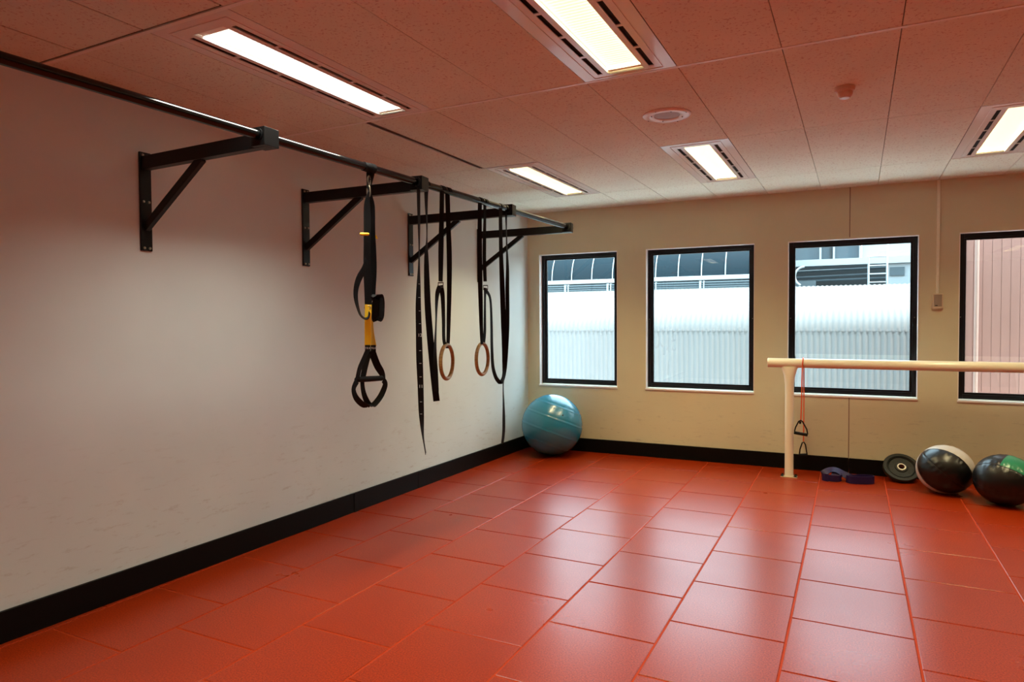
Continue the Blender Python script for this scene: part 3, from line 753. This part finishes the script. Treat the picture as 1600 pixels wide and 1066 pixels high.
# centreline: left loop standing on edge, hump rising to the right loop (closed double band)
ZB = .036
ctl = [(.00, .00, ZB, 0), (-.05, .035, ZB, 0), (-.055, .10, ZB+.006, .3), (.0, .13, ZB+.05, .9), (.07, .115, ZB+.062, 1.1), (.15, .09, ZB+.030, .8), (.22, .10, ZB, .2),
       (.30, .15, ZB, 0), (.39, .17, ZB, 0), (.42, .12, ZB, 0), (.38, .05, ZB, 0), (.29, .005, ZB, 0), (.20, .0, ZB, 0), (.165, .05, ZB, .1)]
o0 = Vector((3.335, -.47, 0)); rows = []
for x, y, z, tilt in cat_rom(ctl, 6):
    rows.append((o0+Vector((x*.92, y*.8, z)), Vector((0, math.sin(tilt), math.cos(tilt)))))
bm = B(); ribbon(bm, rows, .070, .005); finish('upper_loop', bm, M_PURP, pb)
ctl = [(.00, .00, ZB, 0), (.05, -.012, ZB, 0), (.10, .012, ZB, 0), (.115, .05, ZB+.01, .4), (.07, .085, ZB+.03, .9), (.03, .10, ZB+.03, .9)]
rows = [(o0+Vector((x*.92, y*.8, z)), Vector((0, math.sin(t_), math.cos(t_)))) for x, y, z, t_ in cat_rom(ctl, 6)]
bm = B(); ribbon(bm, rows, .060, .005); finish('lower_loop', bm, M_PURP, pb)

# ------------------------------------------------------------------ weight plate leaning on the wall
pc = at_y(1408, 734.5, -.16)
wp = empty('weight_plate', pc, 'black rubber bumper plate leaning against the baseboard, left of the medicine balls', 'weight plate')
R_ = .155; tl = math.radians(46)
yb0 = -.02-.055
axis_mat = Matrix.Translation((pc.x, -.165, R_*math.cos(tl)+.016)) @ Matrix.Rotation(math.radians(7), 4, 'Z') @ Matrix.Rotation(math.pi/2-tl, 4, 'X')
bm = B()
lathe(bm, [(.038, .020), (.050, .020), (.056, .012), (.105, .012), (.112, .020), (.118, .016), (.124, .022), (.150, .022), (R_, .016), (R_, -.016), (.150, -.022), (.124, -.022), (.105, -.012), (.056, -.012), (.050, -.020), (.038, -.020)], axis_mat, 64, closed=True)
finish('plate_disc', bm, M_RUB, wp)
bm = B(); lathe(bm, [(.026, .025), (.037, .025), (.040, .020), (.040, -.020), (.026, -.020)], axis_mat, 40, closed=True); finish('hub', bm, mat('worn steel hub', (.42, .38, .33), .35, 1), wp)
for k in range(6):
    a = k*math.pi/3+.3; bm = B(); lathe(bm, [(0, .0135), (.010, .0135), (.011, .011)], axis_mat @ Matrix.Translation((.083*math.cos(a), .083*math.sin(a), 0)), 14); finish('raised_stud', bm, M_RUB, wp)

# ------------------------------------------------------------------ exercise ball
def sph(u, v, rp):
    D = ray(u, v); t_ = CAM.z/(rp/F-D.z); return CAM+D*t_, rp/F*t_
c, R_ = sph(862.5, 664, 47.6)
c.y = min(c.y, -.02-R_)
eb = empty('exercise_ball', (c.x, c.y, 0), 'large shiny teal exercise ball in the corner below the first window', 'exercise ball')
bm = B(); bmesh.ops.create_uvsphere(bm, u_segments=96, v_segments=144, radius=1)
ax = Vector((.25, .35, .9)).normalized(); rot = Matrix.Rotation(math.radians(16), 4, 'Y') @ Matrix.Rotation(math.radians(-14), 4, 'X')
for v in bm.verts:
    z = v.co.z; rr = 1.0
    for z0 in (-.62, -.22, .22, .62):
        d_ = (z-z0)/.022; rr += .007*math.exp(-d_*d_)-.003*math.exp(-((z-z0-.05)/.03)**2)
    v.co = (rot @ (v.co*rr))*R_*.997
for v in bm.verts:
    v.co += c
    if v.co.z < .004: v.co.z = .004
finish('ball_skin', bm, M_BALL, eb)
bm = B(); n_ = Vector((.62, -.62, .42)).normalized(); tube(bm, [c+n_*(R_-.004), c+n_*(R_+.003)], .007, 14); finish('air_plug', bm, M_SLOT, eb)

# ------------------------------------------------------------------ medicine balls
def med(u, v, rp, label, seed, axis, seams, accent, dx=0, dy=0):
    """axis = pole direction as (right, up, towards viewer) around the ball; seams = longitudes of the panel joints, 0 faces the room"""
    c, R_ = sph(u, v, rp); c.x += dx; c.y += dy
    t = empty('medicine_ball', (c.x, c.y, 0), label, 'medicine ball', 'medicine balls by the back wall')
    f = (CAM-c); f.z = 0; f.normalize(); rgt = Vector((-f.y, f.x, 0)); upv = Vector((0, 0, 1))
    az = (rgt*axis[0]+upv*axis[1]+f*axis[2]).normalized(); fx = (f-az*f.dot(az)).normalized(); fy_ = az.cross(fx)
    rotm = Matrix((fx, fy_, az)).transposed()
    def place(p):
        q = rotm @ p; q = Vector((q.x*R_*1.02, q.y*R_*1.02, q.z*R_*.96))+Vector((c.x, c.y, R_*.95)); q.z = max(q.z, .003); return q
    sm = [math.radians(x) for x in seams]
    def near(p):
        th_ = math.atan2(p.y, p.x); return min(abs((th_-a+math.pi) % (2*math.pi)-math.pi) for a in sm)*math.hypot(p.x, p.y)
    bm = B(); bmesh.ops.create_uvsphere(bm, u_segments=144, v_segments=90, radius=1)
    groups = {}
    for fc in bm.faces:
        m_ = fc.calc_center_median(); fc.material_index = accent(math.degrees(math.atan2(m_.y, m_.x)), m_.z)
    for v_ in bm.verts:
        p = v_.co.copy(); dd = near(p); ed = math.exp(-(dd/.03)**2)
        wr = math.sin(p.z*30+math.sin(p.x*7+seed))*math.exp(-((dd-.10)/.10)**2)*max(0, 1-p.z*p.z)
        k_ = 1-.013*ed+.0075*wr+.010*math.sin(3*p.x+seed)*math.sin(2.5*p.y)
        v_.co = place(p*k_)
    o = finish('ball_cover', bm, M_VINYL, t); o.data.materials.append(M_GREY); o.data.materials.append(M_GREEN)
    mt = mat('seam thread', (.02, .02, .02), .6)
    for a in sm:
        bm = B(); pts = []
        for i in range(3, 38):
            f_ = math.pi*i/40; pts.append(place(Vector((math.sin(f_)*math.cos(a), math.sin(f_)*math.sin(a), math.cos(f_)))*.989))
        tube(bm, pts, .0016, 6); finish('seam', bm, mt, t)
    return t
med(1478, 732, 39, 'black medicine ball with light grey panels, between weight plate and the greenish ball', 2, (-.72, .62, -.05), (-118, -52, 0, 54, 108, 180),
    lambda lo, z: 1 if (54 < lo < 108 or -118 < lo < -52) else 0, -.008)
med(1562, 747, 41, 'black medicine ball with a green panel at the right edge of the photo', 5, (.92, -.14, .30), (-100, -42, 20, 80, 140, -160),
    lambda lo, z: 2 if (-100 < lo < -42 and z > -.02) else 0, .03, -.02)

# ------------------------------------------------------------------ outdoors
CW = .0762
nb_ = empty('corrugated_building', (0, 3, -.6), 'white corrugated steel building with rolled roof edge outside the windows', 'building')
prof = [(3.0, -.6), (3.0, 1.372)]
top = [(3.006, 1.366)]
for i in range(9):
    a = math.pi/2*i/8*.86; top.append((3.006+.42*(1-math.cos(a)), 1.37+.36*math.sin(a)))
a_end = top[-1]; top += [(4.2, a_end[1]+(4.2-a_end[0])*.157), (6.05, a_end[1]+(6.05-a_end[0])*.157)]
def corr(bm, prof, x0, x1, amp=.0065):
    n = int((x1-x0)/(CW/8)); nr = []
    for i in range(len(prof)):
        a, b = prof[max(0, i-1)], prof[min(len(prof)-1, i+1)]; dy, dz = b[0]-a[0], b[1]-a[1]; l_ = math.hypot(dy, dz); nr.append((-dz/l_, dy/l_))
    prev = None
    for i in range(n+1):
        x = x0+i*CW/8; k_ = amp*math.cos(2*math.pi*x/CW)
        cur = [bm.verts.new((x, p[0]+q[0]*k_, p[1]+q[1]*k_)) for p, q in zip(prof, nr)]
        if prev:
            for k in range(len(cur)-1): bm.faces.new((prev[k], cur[k], cur[k+1], prev[k+1]))
        prev = cur
bm = B(); corr(bm, prof, -8, 6.5); finish('corrugated_wall', bm, M_CORR, nb_)
bm = B(); corr(bm, [(p[0]-.012, p[1]) for p in top[:1]]+top, -8, 6.5); finish('corrugated_roof', bm, M_CORR, nb_)
bm = B()
for x in [i*CW*3 for i in range(-34, 28)]:
    lathe(bm, [(0, .006), (.006, .004), (.006, 0)], Matrix.Translation((x, 2.985, 1.40)) @ Matrix.Rotation(math.pi/2, 4, 'X'), 8)
finish('roof_screw', bm, M_OGREY, nb_)
bm = B(); box(bm, (-9, 3.05, -.6), (8, 9.5, 1.2)); finish('building_core', bm, M_OSHADE, nb_, smooth=False)

# long glazed canopy behind (windows 1 and 2)
XE = 2.40
YC = 6.5
def ez(v, u=960, y=YC): return at_y(u, v, y).z
cn = empty('glazed_canopy', (-2, YC, 2), 'long dark blue barrel shaped canopy with white ribs beyond the corrugated roof', 'canopy')
zb, zt = 2.435, 3.25
bm = B(); arc = [(YC+.10+.95*(1-math.cos(a)), zb+.85*math.sin(a)) for a in [math.pi/2*i/14 for i in range(15)]]
va = [[bm.verts.new((x, y, z)) for y, z in arc] for x in (-9, XE)]
for k in range(14): bm.faces.new((va[0][k], va[1][k], va[1][k+1], va[0][k+1]))
bm.faces.new(va[1]+[bm.verts.new((XE, arc[-1][0], zb))])
finish('barrel', bm, M_ODARK, cn)
for i in range(24):
    x = XE-.12-.47*i; bm = B(); tube(bm, [(x, y-.012, z+.006) for y, z in arc], .012, 6); finish('rib', bm, M_OWHITE, cn)
bm = B(); box(bm, (-9, YC-.02, zb-.09), (XE, YC+.16, zb)); finish('gutter', bm, M_OWHITE, cn, smooth=False, bevel=.01)
bm = B(); box(bm, (-9, YC+.22, 1.9), (XE, YC+.3, zb-.05)); finish('back_panel', bm, M_OGREY, cn, smooth=False)
pr_ = empty('pipe_run', (-2, YC, 2.2), 'row of grey horizontal pipes on white clips below the blue canopy', 'pipes')
for z in (2.205, 2.25, 2.297):
    bm = B(); tube(bm, [(-9, YC-.05, z), (XE, YC-.05, z)], .020, 10); finish('pipe', bm, M_OGREY, pr_)
for i in range(9):
    x = XE-.55-1.35*i*.72; bm = B(); box(bm, (x-.02, YC-.085, 2.17), (x+.02, YC-.02, 2.33)); box(bm, (x+.06, YC-.085, 2.17), (x+.08, YC-.02, 2.33)); finish('pipe_clip', bm, M_OWHITE, pr_, smooth=False)
bm = B(); box(bm, (-9, YC-.40, 2.10), (XE, YC+.2, 2.165)); tag(finish('roof_ledge', bm, M_OWHITE, smooth=False), 'white flat ledge under the outdoor pipes beyond the first two windows', 'ledge')

# plant deck seen through window 3
pd = empty('plant_deck', (4, 7.4, 2), 'white framed rooftop deck with grey glazed panels beyond the third window', 'roof deck')
yd = 7.4
def dz(v, y=yd, u=1330): return at_y(u, v, y).z
bm = B(); box(bm, (XE+.1, yd-.1, dz(414)), (6.5, yd+.1, dz(404))); finish('deck_beam', bm, M_OWHITE, pd, smooth=False)
bm = B(); box(bm, (XE+.1, yd+.02, dz(403)), (at_y(1346, 390, yd).x, yd+.06, dz(360))); finish('deck_glazing', bm, M_OGLASS, pd, smooth=False)
for uu in (1240, 1282, 1298, 1303, 1344):
    xx = at_y(uu, 395, yd).x; bm = B(); box(bm, (xx-.018, yd-.04, dz(404)), (xx+.018, yd+.02, dz(355))); finish('mullion', bm, M_OWHITE if uu != 1298 else M_OSHADE, pd, smooth=False)
bm = B(); box(bm, (at_y(1347, 390, yd).x, yd+.03, dz(404)), (6.5, yd+.07, dz(345))); finish('white_panel', bm, M_OWHITE, pd, smooth=False)
bm = B(); box(bm, (XE+.1, yd+.5, 1.9), (at_y(1400, 430, yd+.5).x, yd+.6, dz(404))); finish('painted_deck_shade', bm, M_OSHADE, pd, smooth=False)  # near-black sheet standing in for the shade under the deck
bm = B(); box(bm, (at_y(1388, 430, yd).x, yd-.02, 1.9), (6.5, yd+.1, dz(414))); finish('end_wall', bm, M_OWHITE, pd, smooth=False)
bm = B(); box(bm, (at_y(1390, 430, yd).x, yd-.05, dz(433)), (at_y(1413, 430, yd).x, yd-.02, dz(420))); finish('louvre', bm, M_OGREY, pd, smooth=False)
for z1, z2 in ((421, 419), (431, 428), (437, 435)):
    bm = B(); tube(bm, [(XE+.1, yd+.2, dz(z1)), (at_y(1386, 430, yd).x, yd+.2, dz(z2))], .022, 8); finish('service_pipe', bm, M_OGREY, pd)
bm = B(); box(bm, (XE+.1, yd-.2, dz(447)), (at_y(1275, 430, yd).x, yd, dz(438))); finish('cable_tray', bm, M_OGREY, pd, smooth=False)
# ladder
yl = 6.2
ld = empty('roof_ladder', (at_y(1372, 440, yl).x, yl, 2), 'white metal roof access ladder outside the third window', 'ladder')
xl, xr_ = at_y(1357, 440, yl).x, at_y(1386, 440, yl).x
for x in (xl, xr_):
    bm = B(); ztop = at_y(1372, 400 if x == xl else 386, yl).z; tube(bm, [(x, yl, 2.1), (x, yl, ztop)] + ([(x+.02, yl+.06, ztop+.08), (x+.05, yl+.3, ztop+.10)] if x == xr_ else []), .017, 8); finish('rail', bm, M_OWHITE, ld)
for v in (401, 415, 428, 441):
    z = at_y(1372, v, yl).z; bm = B(); tube(bm, [(xl, yl, z), (xr_, yl, z)], .012, 8); finish('rung', bm, M_OWHITE, ld)
# bent white pipe
bp_ = B(); ya = 5.75; pts = []
for i in range(15):
    a = math.pi/2+math.pi*.86*i/14; u_, v_ = 1257+15*math.cos(a), 432+15*(-math.sin(a)); pts.append(at_y(u_, v_, ya))
tube(bp_, pts, .018, 10); tag(finish('bent_pipe', bp_, M_OWHITE), 'white bent pipe curving on the roof at the left of the third window', 'pipe')
# red cladding outside window 4
bm = B(); yr = 1.55
for i in range(60):
    x = 4.42+.085*i; box(bm, (x, yr-.003, -.6), (x+.080, yr+.1, 5.2)); box(bm, (x+.080, yr, -.6), (x+.085, yr+.1, 5.2))
tag(finish('red_cladding', bm, M_RED, smooth=False), 'red brown painted cladding wall close outside the fourth window', 'wall cladding')
bm = B(); xx = at_y(1527, 400, yr-.06).x; tube(bm, [(xx, yr-.05, -.6), (xx, yr-.05, 5.0)], .022, 10); tag(finish('downpipe', bm, mat('pinkish pipe', (.30, .19, .16), .6)), 'thin pale downpipe on the red cladding outside fourth window', 'pipe')
# our own outer wall and the yard between the buildings
bm = B(); box(bm, (-30, .2, -.8), (30, 30, -.6)); tag(finish('bounce_yard', bm, M_BOUNCE, smooth=False), kind='structure')  # unseen surface, raised and whitened to bounce daylight up to the ceiling
